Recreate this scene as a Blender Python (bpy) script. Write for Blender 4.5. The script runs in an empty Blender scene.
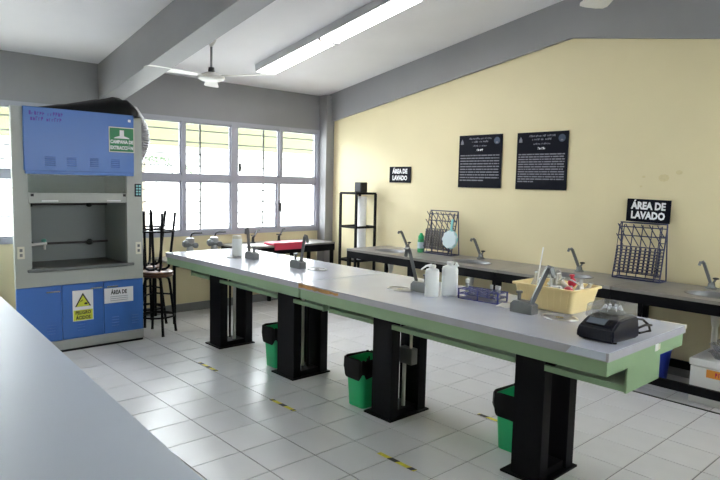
import bpy, bmesh, math, random
from mathutils import Vector, Matrix
random.seed(7)
C = bpy.context.scene.collection
scene = bpy.context.scene
PI = math.pi
# ------------------------------------------------------------------ camera
CAM = Vector((4.1506, -1.5816, 1.6768))
yaw, pitch, roll = 0.7385, 0.0929, -0.0222
fwd = Vector((-math.cos(yaw)*math.cos(pitch), math.sin(yaw)*math.cos(pitch), -math.sin(pitch)))
right = fwd.cross(Vector((0, 0, 1))).normalized()
down = fwd.cross(right)
cr, sr = math.cos(roll), math.sin(roll)
r2 = cr*right + sr*down
d2 = -sr*right + cr*down
cam_data = bpy.data.cameras.new('camera')
cam_data.sensor_fit = 'HORIZONTAL'
cam_data.sensor_width = 36.0
cam_data.lens = 604.8/720*36.0
cam_data.clip_start = 0.05
cam = bpy.data.objects.new('camera', cam_data)
C.objects.link(cam)
M = Matrix(((r2.x, -d2.x, -fwd.x), (r2.y, -d2.y, -fwd.y), (r2.z, -d2.z, -fwd.z)))
cam.matrix_world = Matrix.Translation(CAM) @ M.to_4x4()
scene.camera = cam
# ------------------------------------------------------------------ world and exposure
world = bpy.data.worlds.new('overcast_sky')
scene.world = world
world.use_nodes = True
bgn = world.node_tree.nodes['Background']
bgn.inputs[0].default_value = (0.93, 0.97, 1.0, 1)
bgn.inputs[1].default_value = 9.0
vs = scene.view_settings
vs.view_transform = 'Standard'; vs.look = 'None'; vs.gamma = 1.0; vs.use_curve_mapping = False
vs.exposure = 1.12
LAMP_STRENGTH = 9.0

# ------------------------------------------------------------------ materials
def mat(name, col, rough=0.5, metal=0.0, noise=0.0, nscale=6.0, bump=0.0, bscale=60.0, spec=0.5, stretch=None):
    m = bpy.data.materials.new(name); m.use_nodes = True
    nt = m.node_tree; b = nt.nodes['Principled BSDF']
    b.inputs['Base Color'].default_value = (*col, 1)
    b.inputs['Roughness'].default_value = rough
    b.inputs['Metallic'].default_value = metal
    b.inputs['Specular IOR Level'].default_value = spec
    if noise or bump:
        tc = nt.nodes.new('ShaderNodeTexCoord'); mp = nt.nodes.new('ShaderNodeMapping')
        nt.links.new(tc.outputs['Object'], mp.inputs[0])
        if stretch: mp.inputs['Scale'].default_value = stretch
    if noise:
        n = nt.nodes.new('ShaderNodeTexNoise'); n.inputs['Scale'].default_value = nscale; n.inputs['Detail'].default_value = 5
        nt.links.new(mp.outputs[0], n.inputs['Vector'])
        rp = nt.nodes.new('ShaderNodeValToRGB')
        rp.color_ramp.elements[0].position = 0.3; rp.color_ramp.elements[1].position = 0.7
        rp.color_ramp.elements[0].color = (*[c*(1-noise) for c in col], 1)
        rp.color_ramp.elements[1].color = (*[min(1, c*(1+noise)) for c in col], 1)
        nt.links.new(n.outputs['Fac'], rp.inputs[0]); nt.links.new(rp.outputs[0], b.inputs['Base Color'])
    if bump:
        n2 = nt.nodes.new('ShaderNodeTexNoise'); n2.inputs['Scale'].default_value = bscale
        nt.links.new(mp.outputs[0], n2.inputs['Vector'])
        bp = nt.nodes.new('ShaderNodeBump'); bp.inputs['Strength'].default_value = bump; bp.inputs['Distance'].default_value = 0.004
        nt.links.new(n2.outputs['Fac'], bp.inputs['Height']); nt.links.new(bp.outputs[0], b.inputs['Normal'])
    return m

def clear(name, tint=(1, 1, 1), gloss=0.06, frost=0.0):
    m = bpy.data.materials.new(name); m.use_nodes = True
    nt = m.node_tree; nt.nodes.clear()
    o = nt.nodes.new('ShaderNodeOutputMaterial'); mx = nt.nodes.new('ShaderNodeMixShader')
    t = nt.nodes.new('ShaderNodeBsdfTransparent'); t.inputs[0].default_value = (*tint, 1)
    g = nt.nodes.new('ShaderNodeBsdfGlossy'); g.inputs['Roughness'].default_value = 0.05
    mx.inputs[0].default_value = gloss
    nt.links.new(t.outputs[0], mx.inputs[1]); nt.links.new(g.outputs[0], mx.inputs[2])
    last = mx
    if frost:
        m2 = nt.nodes.new('ShaderNodeMixShader'); m2.inputs[0].default_value = frost
        d = nt.nodes.new('ShaderNodeBsdfDiffuse'); d.inputs[0].default_value = (0.85, 0.87, 0.88, 1)
        nt.links.new(mx.outputs[0], m2.inputs[1]); nt.links.new(d.outputs[0], m2.inputs[2]); last = m2
    nt.links.new(last.outputs[0], o.inputs[0])
    return m

def emit(name, col, s):
    m = bpy.data.materials.new(name); m.use_nodes = True
    b = m.node_tree.nodes['Principled BSDF']
    b.inputs['Base Color'].default_value = (0.8, 0.8, 0.8, 1)
    b.inputs['Emission Color'].default_value = (*col, 1); b.inputs['Emission Strength'].default_value = s
    return m

K = {}
K['yellow'] = mat('cream_yellow_paint', (0.75, 0.665, 0.43), 0.55, noise=0.03, nscale=1.3, bump=0.05)
K['grey_paint'] = mat('grey_concrete_paint', (0.26, 0.26, 0.275), 0.5, noise=0.05, nscale=2.0, bump=0.06)
K['ceiling'] = mat('white_ceiling_paint', (0.76, 0.755, 0.79), 0.7, noise=0.03, nscale=1.5, bump=0.05)
K['baseboard'] = mat('grey_baseboard', (0.22, 0.22, 0.22), 0.5)
K['grout'] = mat('grey_grout', (0.15, 0.15, 0.155), 0.8)
K['tile'] = mat('pale_grey_ceramic', (0.70, 0.70, 0.725), 0.27, noise=0.03, nscale=3.0, spec=0.4)
K['benchtop'] = mat('pale_lilac_laminate', (0.53, 0.555, 0.655), 0.20, noise=0.04, nscale=4.0, spec=0.75, bump=0.015, bscale=20.0)
K['frontbench'] = mat('pale_blue_laminate', (0.57, 0.63, 0.755), 0.42, noise=0.02, nscale=2.0, spec=0.35)
K['topedge'] = mat('grey_laminate_edge', (0.42, 0.42, 0.49), 0.4, noise=0.06, nscale=9)
K['green'] = mat('sage_green_steel', (0.27, 0.41, 0.25), 0.4, noise=0.04, nscale=5)
K['black'] = mat('black_painted_steel', (0.004, 0.004, 0.006), 0.5, spec=0.12)
K['blackp'] = mat('black_plastic', (0.012, 0.012, 0.014), 0.4, spec=0.3)
K['bag'] = mat('black_bin_liner', (0.005, 0.005, 0.006), 0.45, spec=0.15, bump=0.5, bscale=25)
K['bingreen'] = mat('green_plastic', (0.025, 0.52, 0.20), 0.35)
K['alu'] = mat('window_aluminium', (0.36, 0.365, 0.43), 0.4, metal=0.0)
K['stain'] = mat('faint_wall_stain', (0.68, 0.59, 0.34), 0.7, noise=0.06, nscale=30)
K['barsteel'] = mat('grey_security_bar', (0.11, 0.11, 0.12), 0.6)
K['glass'] = clear('window_glass', (0.97, 0.985, 0.98), 0.05)
K['hoodblue'] = mat('bright_blue_enamel', (0.05, 0.165, 0.53), 0.32, noise=0.03, nscale=2)
K['hoodgrey'] = mat('pale_grey_enamel', (0.42, 0.44, 0.42), 0.42, noise=0.03, nscale=3)
K['hoodin'] = mat('hood_liner_grey', (0.30, 0.33, 0.33), 0.5)
K['hooddark'] = mat('dark_worktop', (0.06, 0.055, 0.05), 0.35)
K['sash'] = clear('sash_glass', (0.80, 0.86, 0.84), 0.03, 0.10)
K['kick'] = mat('dark_rubber_kick', (0.02, 0.025, 0.022), 0.6)
K['white'] = mat('white_plastic', (0.82, 0.83, 0.84), 0.35)
K['jug'] = mat('translucent_white_plastic', (0.86, 0.89, 0.90), 0.4)
K['paper'] = mat('white_paper', (0.84, 0.84, 0.86), 0.7)
K['signblack'] = mat('black_sign_board', (0.006, 0.007, 0.014), 0.6, spec=0.1)
K['signwhite'] = mat('white_lettering', (0.80, 0.82, 0.86), 0.5)
K['signgrey'] = mat('grey_lettering', (0.20, 0.205, 0.26), 0.5)
K['signgreen'] = mat('green_sign', (0.005, 0.20, 0.07), 0.4)
K['signblue'] = mat('dull_blue_emblem', (0.035, 0.06, 0.11), 0.5)
K['warnyellow'] = mat('warning_yellow', (0.70, 0.74, 0.06), 0.5)
K['inkblack'] = mat('black_ink', (0.02, 0.02, 0.02), 0.6)
K['inkpurple'] = mat('purple_ink', (0.06, 0.04, 0.36), 0.6)
K['steelgrey'] = mat('cast_grey_metal', (0.17, 0.18, 0.19), 0.38, metal=0.3)
K['chrome'] = mat('chrome', (0.62, 0.63, 0.65), 0.18, metal=0.9)
K['worktop'] = mat('grey_steel_worktop', (0.26, 0.25, 0.245), 0.32, metal=0.25, noise=0.10, nscale=7)
K['basin'] = mat('sink_steel', (0.20, 0.20, 0.21), 0.42, metal=0.4)
K['cup'] = mat('cup_sink_steel', (0.46, 0.46, 0.48), 0.28, metal=0.55)
K['wood'] = mat('varnished_wood', (0.11, 0.045, 0.02), 0.35, noise=0.25, nscale=5, stretch=(1, 8, 1))
K['chip'] = mat('chipped_brown_board', (0.52, 0.27, 0.09), 0.7, noise=0.5, nscale=14)
K['tapey'] = mat('yellow_floor_tape', (0.72, 0.64, 0.05), 0.5, noise=0.15, nscale=30)
K['tapeb'] = mat('black_floor_tape', (0.03, 0.03, 0.03), 0.5)
K['rackblue'] = mat('navy_coated_wire', (0.030, 0.035, 0.10), 0.4)
K['tuberack'] = mat('blue_plastic_rack', (0.035, 0.05, 0.27), 0.35)
K['tub'] = mat('pale_yellow_plastic', (0.94, 0.75, 0.38), 0.4)
K['red'] = mat('red_rubber', (0.50, 0.02, 0.05), 0.4)
K['redcloth'] = mat('red_vinyl', (0.62, 0.05, 0.10), 0.4)
K['labglass'] = clear('lab_glass', (0.90, 0.93, 0.93), 0.14, 0.38)
K['lidclear'] = clear('clear_lid', (0.82, 0.82, 0.86), 0.14, 0.13)
K['navy'] = mat('dark_navy_plastic', (0.008, 0.010, 0.022), 0.35, spec=0.35)
K['lcd'] = mat('grey_display', (0.16, 0.19, 0.23), 0.25)
K['teal'] = mat('aqua_plastic', (0.25, 0.62, 0.66), 0.4)
K['brushwhite'] = mat('pale_bristle', (0.55, 0.66, 0.72), 0.7)
K['soap'] = mat('green_soap', (0.04, 0.33, 0.12), 0.3)
K['softgreen'] = mat('teal_label', (0.12, 0.36, 0.30), 0.4)
K['duct'] = mat('silver_foil_duct', (0.36, 0.36, 0.38), 0.4, metal=0.2)
K['fanwhite'] = mat('white_enamel', (0.78, 0.77, 0.74), 0.35)
K['lampbody'] = mat('lamp_housing', (0.50, 0.50, 0.52), 0.5)
K['lamp'] = emit('lamp_diffuser', (1.0, 0.99, 0.97), LAMP_STRENGTH)
K['cream'] = mat('cream_plate', (0.72, 0.70, 0.60), 0.4)
K['orange'] = mat('orange_label', (0.85, 0.33, 0.05), 0.5)
K['bluebucket'] = mat('blue_plastic', (0.02, 0.05, 0.42), 0.4)
K['pvc'] = mat('white_pvc', (0.62, 0.61, 0.58), 0.4)
K['extwall'] = mat('white_render', (0.75, 0.75, 0.73), 0.8, noise=0.04, nscale=0.6)
K['extband'] = mat('lime_fascia', (0.075, 0.082, 0.036), 0.8, noise=0.08, nscale=0.8)
K['extground'] = mat('pale_concrete', (0.55, 0.55, 0.53), 0.8, noise=0.06, nscale=0.7)
K['leaf'] = mat('palm_green', (0.05, 0.08, 0.04), 0.6, noise=0.2, nscale=4)
K['bark'] = mat('palm_bark', (0.22, 0.18, 0.13), 0.8, noise=0.2, nscale=8)

# ------------------------------------------------------------------ mesh helpers
class MB:
    def __init__(s): s.bm = bmesh.new()
    def box(s, x0, x1, y0, y1, z0, z1, R=None, bev=0.0, seg=1):
        r = bmesh.ops.create_cube(s.bm, size=1.0)
        vs_ = r['verts']
        for v in vs_:
            v.co = Vector(((x0+x1)/2 + v.co.x*(x1-x0), (y0+y1)/2 + v.co.y*(y1-y0), (z0+z1)/2 + v.co.z*(z1-z0)))
            if R is not None: v.co = R @ v.co
        if bev:
            es = list({e for v in vs_ for e in v.link_edges})
            bmesh.ops.bevel(s.bm, geom=es, offset=bev, segments=seg, affect='EDGES', profile=0.5)
        return s
    def cyl(s, a, b, r, r2=None, n=10):
        a, b = Vector(a), Vector(b); d = b-a; L = d.length
        if L < 1e-6: return s
        q = d.to_track_quat('Z', 'Y').to_matrix().to_4x4()
        bmesh.ops.create_cone(s.bm, cap_ends=True, cap_tris=False, segments=n, radius1=r, radius2=r if r2 is None else r2, depth=L,
                              matrix=Matrix.Translation((a+b)/2) @ q)
        return s
    def tube(s, pts, r, n=8):
        pts = [Vector(p) for p in pts]; rings = []
        up = Vector((0, 0, 1))
        for i, p in enumerate(pts):
            t = (pts[min(i+1, len(pts)-1)] - pts[max(i-1, 0)]).normalized()
            ref = up if abs(t.dot(up)) < 0.95 else Vector((1, 0, 0))
            u = t.cross(ref).normalized(); w = t.cross(u)
            if rings and i: 
                pass
            rr = r[i] if isinstance(r, (list, tuple)) else r
            rings.append([s.bm.verts.new(p + rr*(math.cos(2*PI*k/n)*u + math.sin(2*PI*k/n)*w)) for k in range(n)])
        for i in range(len(rings)-1):
            A, B = rings[i], rings[i+1]
            # align start index to avoid twist
            best = min(range(n), key=lambda o: (A[0].co-B[o].co).length)
            B[:] = B[best:] + B[:best]
            if (A[1].co-B[1].co).length > (A[1].co-B[-1].co).length:
                B[:] = [B[0]] + B[1:][::-1]
            for k in range(n):
                s.bm.faces.new((A[k], A[(k+1) % n], B[(k+1) % n], B[k]))
        s.bm.faces.new(rings[0][::-1]); s.bm.faces.new(rings[-1])
        return s
    def sqtube(s, pts, w):
        return s.tube(pts, w*0.7071, 4)
    def lathe(s, prof, c=(0, 0, 0), n=24, sx=1.0, sy=1.0, R=None):
        c = Vector(c); rings = []
        for (r, z) in prof:
            rr = max(r, 1e-4)
            ring = []
            for k in range(n):
                p = Vector((rr*math.cos(2*PI*k/n)*sx, rr*math.sin(2*PI*k/n)*sy, z))
                if R is not None: p = R @ p
                ring.append(s.bm.verts.new(c+p))
            rings.append(ring)
        for i in range(len(rings)-1):
            for k in range(n):
                s.bm.faces.new((rings[i][k], rings[i][(k+1) % n], rings[i+1][(k+1) % n], rings[i+1][k]))
        s.bm.faces.new(rings[0][::-1]); s.bm.faces.new(rings[-1])
        return s
    def prism(s, poly, axis, a, b):
        def mk(u, v, w):
            return {'x': (w, u, v), 'y': (u, w, v), 'z': (u, v, w)}[axis]
        A = [s.bm.verts.new(mk(u, v, a)) for u, v in poly]; B = [s.bm.verts.new(mk(u, v, b)) for u, v in poly]
        n = len(poly)
        for i in range(n): s.bm.faces.new((A[i], A[(i+1) % n], B[(i+1) % n], B[i]))
        s.bm.faces.new(A[::-1]); s.bm.faces.new(B)
        return s
    def loft(s, loops, cap=True):
        rings = [[s.bm.verts.new(p) for p in lp] for lp in loops]; n = len(rings[0])
        for i in range(len(rings)-1):
            for k in range(n): s.bm.faces.new((rings[i][k], rings[i][(k+1) % n], rings[i+1][(k+1) % n], rings[i+1][k]))
        if cap: s.bm.faces.new(rings[0][::-1]); s.bm.faces.new(rings[-1])
        return s
    def build(s, name, m, parent=None, smooth=False, loc=None):
        bmesh.ops.recalc_face_normals(s.bm, faces=s.bm.faces[:])
        me = bpy.data.meshes.new(name)
        if loc is not None:
            bmesh.ops.translate(s.bm, verts=s.bm.verts[:], vec=-Vector(loc))
        s.bm.to_mesh(me); s.bm.free()
        me.materials.append(K[m])
        if smooth:
            me.polygons.foreach_set('use_smooth', [True]*len(me.polygons))
            me.set_sharp_from_angle(angle=math.radians(40))
        o = bpy.data.objects.new(name, me); C.objects.link(o)
        if loc is not None: o.location = loc
        if parent is not None: o.parent = parent
        return o

def tag(o, label, cat, group=None):
    o['label'] = label; o['category'] = cat
    if group: o['group'] = group
    return o
def thing(name, label, cat, loc=(0, 0, 0), rz=0.0, group=None):
    o = bpy.data.objects.new(name, None); C.objects.link(o)
    o.location = loc; o.rotation_euler = (0, 0, rz); o.empty_display_size = 0.1
    return tag(o, label, cat, group)
def struct(name, mb, m, parent=None):
    o = mb.build(name, m, parent)
    if parent is None: o['kind'] = 'structure'
    return o
def dup(root, label, loc=None, rz=None):
    r = root.copy(); C.objects.link(r); r['label'] = label
    if loc is not None: r.location = loc
    if rz is not None: r.rotation_euler = (0, 0, rz)
    for ch in list(root.children):
        c = ch.copy(); C.objects.link(c); c.parent = r
        for g in ch.children:
            d = g.copy(); C.objects.link(d); d.parent = c
    return r
def text(name, body, size, m, parent, loc, rot, sx=1.0, bold=0.0, align='CENTER', spacing=1.0):
    cu = bpy.data.curves.new(name, 'FONT'); cu.body = body; cu.size = size; cu.align_x = align; cu.align_y = 'CENTER'
    cu.extrude = 0.0006; cu.offset = bold; cu.space_line = spacing; cu.resolution_u = 2
    t = bpy.data.objects.new(name, cu); C.objects.link(t)
    dg = bpy.context.evaluated_depsgraph_get()
    me = bpy.data.meshes.new_from_object(t.evaluated_get(dg))
    bpy.data.objects.remove(t); bpy.data.curves.remove(cu)
    me.materials.clear(); me.materials.append(K[m])
    o = bpy.data.objects.new(name, me); C.objects.link(o)
    o.parent = parent; o.location = loc; o.rotation_euler = rot; o.scale = (sx, 1, 1)
    return o
def blurred_words(name, words, h, m, parent, loc, rot):
    # lettering too small to read in the photograph: letter-sized strokes grouped in words
    mb = MB(); lw = h*0.62; n = sum(words) + len(words)-1; x = -n*lw/2
    for w in words:
        for k in range(w):
            hh = h*random.choice((0.62, 0.8, 1.0)); mb.box(x+lw*0.10, x+lw*0.36, -h/2, -h/2+hh, 0, 0.0007)
            mb.box(x+lw*0.36, x+lw*0.82, -h/2+hh*random.choice((0.0, 0.4, 0.78)), -h/2+hh*random.choice((0.85, 1.0)), 0, 0.0006); x += lw
        x += lw
    o = mb.build(name, m, parent); o.location = loc; o.rotation_euler = rot; o['kind'] = 'stuff'
    return o
FACE_X = (PI/2, 0, PI/2)     # reads when seen from +X
FACE_NY = (PI/2, 0, 0)       # reads when seen from -Y

# ------------------------------------------------------------------ room shell
XW, XE, YN, YS = -3.0, 4.86, 4.2, -4.0          # window wall, opposite wall, cream wall, left wall
RX, ZE, SL = 0.93, 2.95, 0.161                   # ridge, eave height, slope
def cz(x): return ZE + SL*(min(x, 2*RX-x) - XW)
T = 0.33
# floor with separate tiles
floor = struct('floor', MB().box(XW-0.2, XE+0.2, YS-0.2, YN+0.2, -0.15, -0.004), 'grout')
tile_mb = MB().box(-T/2+0.003, T/2-0.0035, -T/2+0.003, T/2-0.0035, -0.012, 0.0, bev=0.0015)
t0 = tile_mb.build('tile', 'tile', floor)
cells = []
for i in range(-10, 15):
    for j in range(-13, 13):
        x, y = (i+0.5)*T, (j+0.5)*T
        if x - T/2 < XW-0.1 or x+T/2 > XE+0.15 or y-T/2 < YS-0.1 or y+T/2 > YN+0.1: continue
        v = Vector((x, y, 0)) - CAM
        d = v.dot(fwd)
        px = 360 + 604.8*v.dot(r2)/d if d > 0.2 else 9e9
        py = 240 + 604.8*v.dot(d2)/d if d > 0.2 else 9e9
        vis = -40 < px < 760 and py < 540
        hidden = y < -0.85 and x < 3.4
        cells.append((0 if vis and not hidden else 1, d, x, y))
cells.sort()
rest = MB()
for n, (a, d, x, y) in enumerate(cells):
    if n == 0: t0.location = (x, y, 0)
    elif n < 298:
        o = bpy.data.objects.new('tile', t0.data); C.objects.link(o); o.parent = floor; o.location = (x, y, 0)
    else:
        rest.box(x-T/2+0.003, x+T/2-0.0035, y-T/2+0.003, y+T/2-0.0035, -0.012, 0.0)
ro = rest.build('tile_field', 'tile', floor); ro['kind'] = 'stuff'

# ceiling, two slopes with thickness
ck = [(XW-0.9, cz(XW)-0.9*SL), (RX, cz(RX)), (XE+0.9, cz(XE)-0.9*SL)]
struct('ceiling', MB().prism(ck + [(x, z+0.18) for x, z in ck[::-1]], 'y', YS-0.2, YN+0.2), 'ceiling')
# cream gable wall with grey paint band is a beam; wall itself
gw = [(XW-0.2, -0.1), (XE+0.2, -0.1), (XE+0.2, cz(XE)), (RX, cz(RX)+0.02), (XW-0.2, cz(XW))]
struct('wall_right', MB().prism(gw, 'y', YN, YN+0.2), 'yellow')
struct('wall_left', MB().prism(gw, 'y', YS-0.2, YS), 'yellow')
wr = bpy.data.objects['wall_right']
for (sx_, sz_, rr_) in ((1.72, 1.80, 0.016), (1.70, 1.71, 0.014), (2.03, 1.84, 0.030), (1.90, 1.79, 0.05), (2.62, 2.66, 0.012)):
    MB().lathe([(rr_, 0), (rr_*0.9, 0.0008)], (sx_, YN, sz_), 9, 1.0, 0.7, R=Matrix.Rotation(PI/2, 3, 'X')).build('stain', 'stain', wr)
# gable beam on cream wall
def rafter(y0, y1, dep):
    lo = [(XW, cz(XW)-dep), (RX, cz(RX)-dep), (XE, cz(XE)-dep)]
    hi = [(XE, cz(XE)+0.01), (RX, cz(RX)+0.01), (XW, cz(XW)+0.01)]
    return MB().prism(lo+hi, 'y', y0, y1)
struct('trim_1', rafter(YN-0.05, YN+0.02, 0.40), 'grey_paint')
struct('trim_2', rafter(0.885, 1.125, 0.40), 'grey_paint')
struct('trim_3', rafter(-2.45, -2.21, 0.40), 'grey_paint')
# window wall: sill part cream, lintel grey, columns grey
ZS, ZT = 0.965, 2.45
struct('wall_back', MB().box(XW-0.15, XW, YS, YN, -0.1, ZS), 'yellow')
struct('trim_4', MB().box(XW-0.15, XW+0.004, YS, YN, ZT, ZE+0.02), 'grey_paint')
struct('trim_5', MB().box(XW-0.15, XW+0.18, 4.055, YN, 0, ZE), 'grey_paint')
struct('trim_6', MB().box(XW-0.15, XW+0.06, 0.90, 1.20, 0, ZE), 'grey_paint')
struct('trim_7', MB().box(XW-0.15, XW+0.06, -2.45, -2.21, 0, ZE), 'grey_paint')
struct('baseboard_back', MB().box(XW, XW+0.015, 1.20, 4.055, 0, 0.10), 'baseboard')
struct('baseboard_right', MB().box(XW+0.18, XE, YN-0.012, YN, 0, 0.10), 'baseboard')
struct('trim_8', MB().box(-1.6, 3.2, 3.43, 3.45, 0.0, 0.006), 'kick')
# opposite wall, its opening cut for an unseen high window added for daylight
struct('wall_front', MB().box(XE, XE+0.15, YS, YN, -0.1, 1.65).box(XE, XE+0.15, YS, YN, 2.45, ZE+0.02)
       .box(XE, XE+0.15, YS, 0.2, 1.65, 2.45).box(XE, XE+0.15, 3.9, YN, 1.65, 2.45), 'yellow')

# ------------------------------------------------------------------ windows
def window(name, y0, y1, yd_up, yd_lo, ybar, z0=ZS, z1=ZT, zm=1.70, bars=True, x=XW, out=-1, handle=None):
    f = 0.045
    xa, xb = sorted((x - 0.02*out, x + 0.05*out))
    fr = MB()
    fr.box(xa, xb, y0, y0+f, z0, z1).box(xa, xb, y1-f, y1, z0, z1)
    fr.box(xa, xb, y0+f, y1-f, z1-f, z1).box(xa, xb, y0+f, y1-f, z0, z0+0.06).box(xa, xb, y0+f, y1-f, zm-0.035, zm+0.035)
    w = struct(name, fr, 'alu')
    xg = x + 0.015*out
    for row, (za, zb, yd) in enumerate(((z0+0.06, zm-0.035, yd_lo), (zm+0.035, z1-f, yd_up))):
        MB().box(xa-0.004, xb, yd-0.022, yd+0.022, za, zb).build('mullion', 'alu', w)
        for (ya, yb) in ((y0+f, yd-0.022), (yd+0.022, y1-f)):
            pn = MB().box(xg-0.002, xg+0.002, ya, yb, za, zb).build('pane', 'glass', w)
            s_ = MB(); b = 0.022; q0, q1 = xg-0.010, xg+0.012
            s_.box(q0, q1, ya, ya+b, za, zb).box(q0, q1, yb-b, yb, za, zb).box(q0, q1, ya+b, yb-b, zb-b, zb).box(q0, q1, ya+b, yb-b, za, za+b)
            s_.build('sash_frame', 'alu', pn)
        if handle:
            hy = handle[row]; hz = za + (0.30 if row == 0 else 0.12)
            MB().box(x+0.02, x+0.035, hy-0.018, hy+0.018, hz-0.06, hz+0.06, bev=0.004).build('latch', 'kick', w)
    if bars:
        xo = x + 0.13*out
        z = z0+0.13
        while z < z1-0.02:
            MB().cyl((xo, y0, z), (xo, y1, z), 0.008, n=6).build('security_bar', 'barsteel', w); z += 0.152
        for yb in ybar:
            MB().box(xo-0.006, xo+0.006, yb-0.012, yb+0.012, z0, z1).build('security_upright', 'barsteel', w)
    return w
window('window_1', 1.20, 2.625, 1.90, 1.90, (2.20,))
window('window_2', 2.625, 4.055, 3.37, 3.34, (3.17,), handle=(3.36, 2.70))
window('window_3', -2.21, 0.90, -0.60, -0.60, (-1.4, 0.1))
window('window_4', YS, -2.45, -3.2, -3.2, (-3.5,))
window('window_added', 0.2, 3.9, 2.0, 2.0, (1.1, 3.0), 1.65, 2.45, 2.05, True, XE, 1)  # out of view, added to bring in daylight from behind the camera

# ------------------------------------------------------------------ outdoors
g = MB().box(-30, 30, -30, 30, -0.45, -0.2).build('courtyard_ground', 'extground'); g['kind'] = 'structure'
bld = thing('neighbour_building', 'white building with a lime green fascia seen through the windows', 'building', (-9.2, 3, -0.2))
MB().box(-4.0, -0.4, -16, 16, 0, 2.80).build('wall', 'extwall', bld)
MB().box(-4.2, 0.0, -16.2, 16.2, 2.67, 3.22).build('fascia', 'extband', bld)
for k in range(7):
    yy = -13 + k*4.2
    w_ = MB().box(-0.41, -0.36, yy, yy+1.6, 0.9, 2.1).build('window', 'extwall', bld)
    MB().box(-0.36, -0.35, yy+0.06, yy+1.54, 0.96, 2.04).build('pane', 'extwall', w_)
palm = thing('palm_tree', 'small palm outside the window behind the fume hood', 'tree', (-6.4, 2.75, -0.2))
MB().cyl((0, 0, 0), (0.05, 0.0, 2.2), 0.10, 0.07, 10).build('trunk', 'bark', palm, True)
for k in range(11):
    a = 2*PI*k/11 + 0.2
    mb = MB(); L = 1.1
    for q in range(9):
        t = 0.12 + 0.88*q/9
        p = Vector((math.cos(a)*L*t, math.sin(a)*L*t, 2.2 + 0.55*t - 0.95*t*t))
        for sg in (-1, 1):
            side = Vector((-math.sin(a), math.cos(a), -0.35*sg*sg))*sg
            side = Vector((-math.sin(a)*sg, math.cos(a)*sg, -0.35))
            tip = p + side*0.30*(1.1-t) + Vector((math.cos(a), math.sin(a), 0))*0.12
            wv = Vector((math.cos(a), math.sin(a), 0.1))*0.022
            v = [mb.bm.verts.new(c) for c in (p-wv, p+wv, tip)]
            v2 = [mb.bm.verts.new(c.co+Vector((0, 0, 0.004))) for c in v]
            mb.bm.faces.new(v[::-1]); mb.bm.faces.new(v2)
            for i in range(3): mb.bm.faces.new((v[i], v[(i+1) % 3], v2[(i+1) % 3], v2[i]))
    mb.tube([(math.cos(a)*L*t, math.sin(a)*L*t, 2.2+0.55*t-0.95*t*t) for t in (0, .25, .5, .75, 1)], 0.01, 5)
    mb.build('frond', 'leaf', palm)

# ------------------------------------------------------------------ lab benches
BZ = 0.924
def pedestal(parent, x0, x1, y0=1.40, y1=1.79, ztop=0.806):
    p = MB().box(x0-0.01, x1+0.01, y0-0.01, y1+0.01, 0, 0.012).build('base_plate', 'black', parent)
    MB().box(x0+0.05, x1-0.01, y0+0.01, y0+0.09, 0.012, ztop).build('column', 'black', parent)
    MB().box(x0+0.05, x1-0.01, y1-0.09, y1-0.01, 0.012, ztop).build('column', 'black', parent)
    MB().box(x0+0.06, x1-0.03, y0+0.09, y1-0.09, 0.012, 0.055).build('stretcher', 'black', parent)
    MB().box(x0+0.06, x1-0.03, y0+0.09, y1-0.09, ztop-0.06, ztop).build('stretcher', 'black', parent)
def bench(name, label, x0, x1, ya, yb, peds, top='benchtop', loc=(0, 0, 0), rz=0.0, sides=True):
    t = thing(name, label, 'lab bench', loc, rz)
    MB().box(x0, x1, ya, yb, BZ-0.006, BZ, bev=0.002).build('worktop', top, t)
    MB().box(x0+0.002, x1-0.002, ya+0.002, yb-0.002, BZ-0.045, BZ-0.006).build('top_edge', 'topedge', t)
    a0, a1, b0, b1 = x0+0.03, x1-0.03, ya+0.03, yb-0.03
    if name == 'lab_bench' : a0, a1, b0, b1 = x0+0.012, x1-0.012, ya+0.012, yb-0.012
    MB().box(a0, a1, b0, b0+0.02, 0.806, BZ-0.045).build('apron', 'green', t)
    MB().box(a0, a1, b1-0.02, b1, 0.806, BZ-0.045).build('apron', 'green', t)
    MB().box(a0, a0+0.02, b0+0.02, b1-0.02, 0.806, BZ-0.045).build('apron', 'green', t)
    MB().box(a1-0.02, a1, b0+0.02, b1-0.02, 0.806, BZ-0.045).build('apron', 'green', t)
    c = (ya+yb)/2; p0, p1 = c-0.195, c+0.195
    for (q0, q1) in peds: pedestal(t, q0, q1, p0, p1)
    xs = [x0+0.03] + [v for q in peds for v in (q[0]+0.05, q[1]-0.01)] + [x1-0.03]
    for i in range(0, len(xs), 2):
        for yy in (p0, p1-0.025):
            MB().box(xs[i], xs[i+1], yy, yy+0.025, 0.668, 0.70).build('lower_rail', 'green', t)
        MB().box(xs[i], xs[i+1], p0+0.025, p1-0.025, 0.668, 0.674).build('tray', 'green', t)
    for xx in (x0+0.03, x1-0.04):
        MB().box(xx, xx+0.012, p0-0.002, p1+0.002, 0.664, 0.806).build('end_panel', 'green', t)
    return t
bA = bench('lab_bench', 'long grey-topped green lab bench nearest the camera, carrying the yellow tub and centrifuge', 0.517, 2.915, 1.11, 2.05, ((0.995, 1.25), (2.19, 2.44)))
bB = bench('lab_bench', 'long grey-topped green lab bench behind, near the fume hood and windows', -1.795, 0.509, 1.115, 2.045, ((-1.425, -1.15), (-0.215, 0.085)))
bC = bench('lab_bench', 'empty pale blue-white bench filling the lower left foreground', -2.6, 2.6, -0.47, 0.47, ((-1.9, -1.64), (-0.13, 0.13), (1.64, 1.9)), 'frontbench', (1.16, -1.262, 0), math.radians(-3.0))
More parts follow.
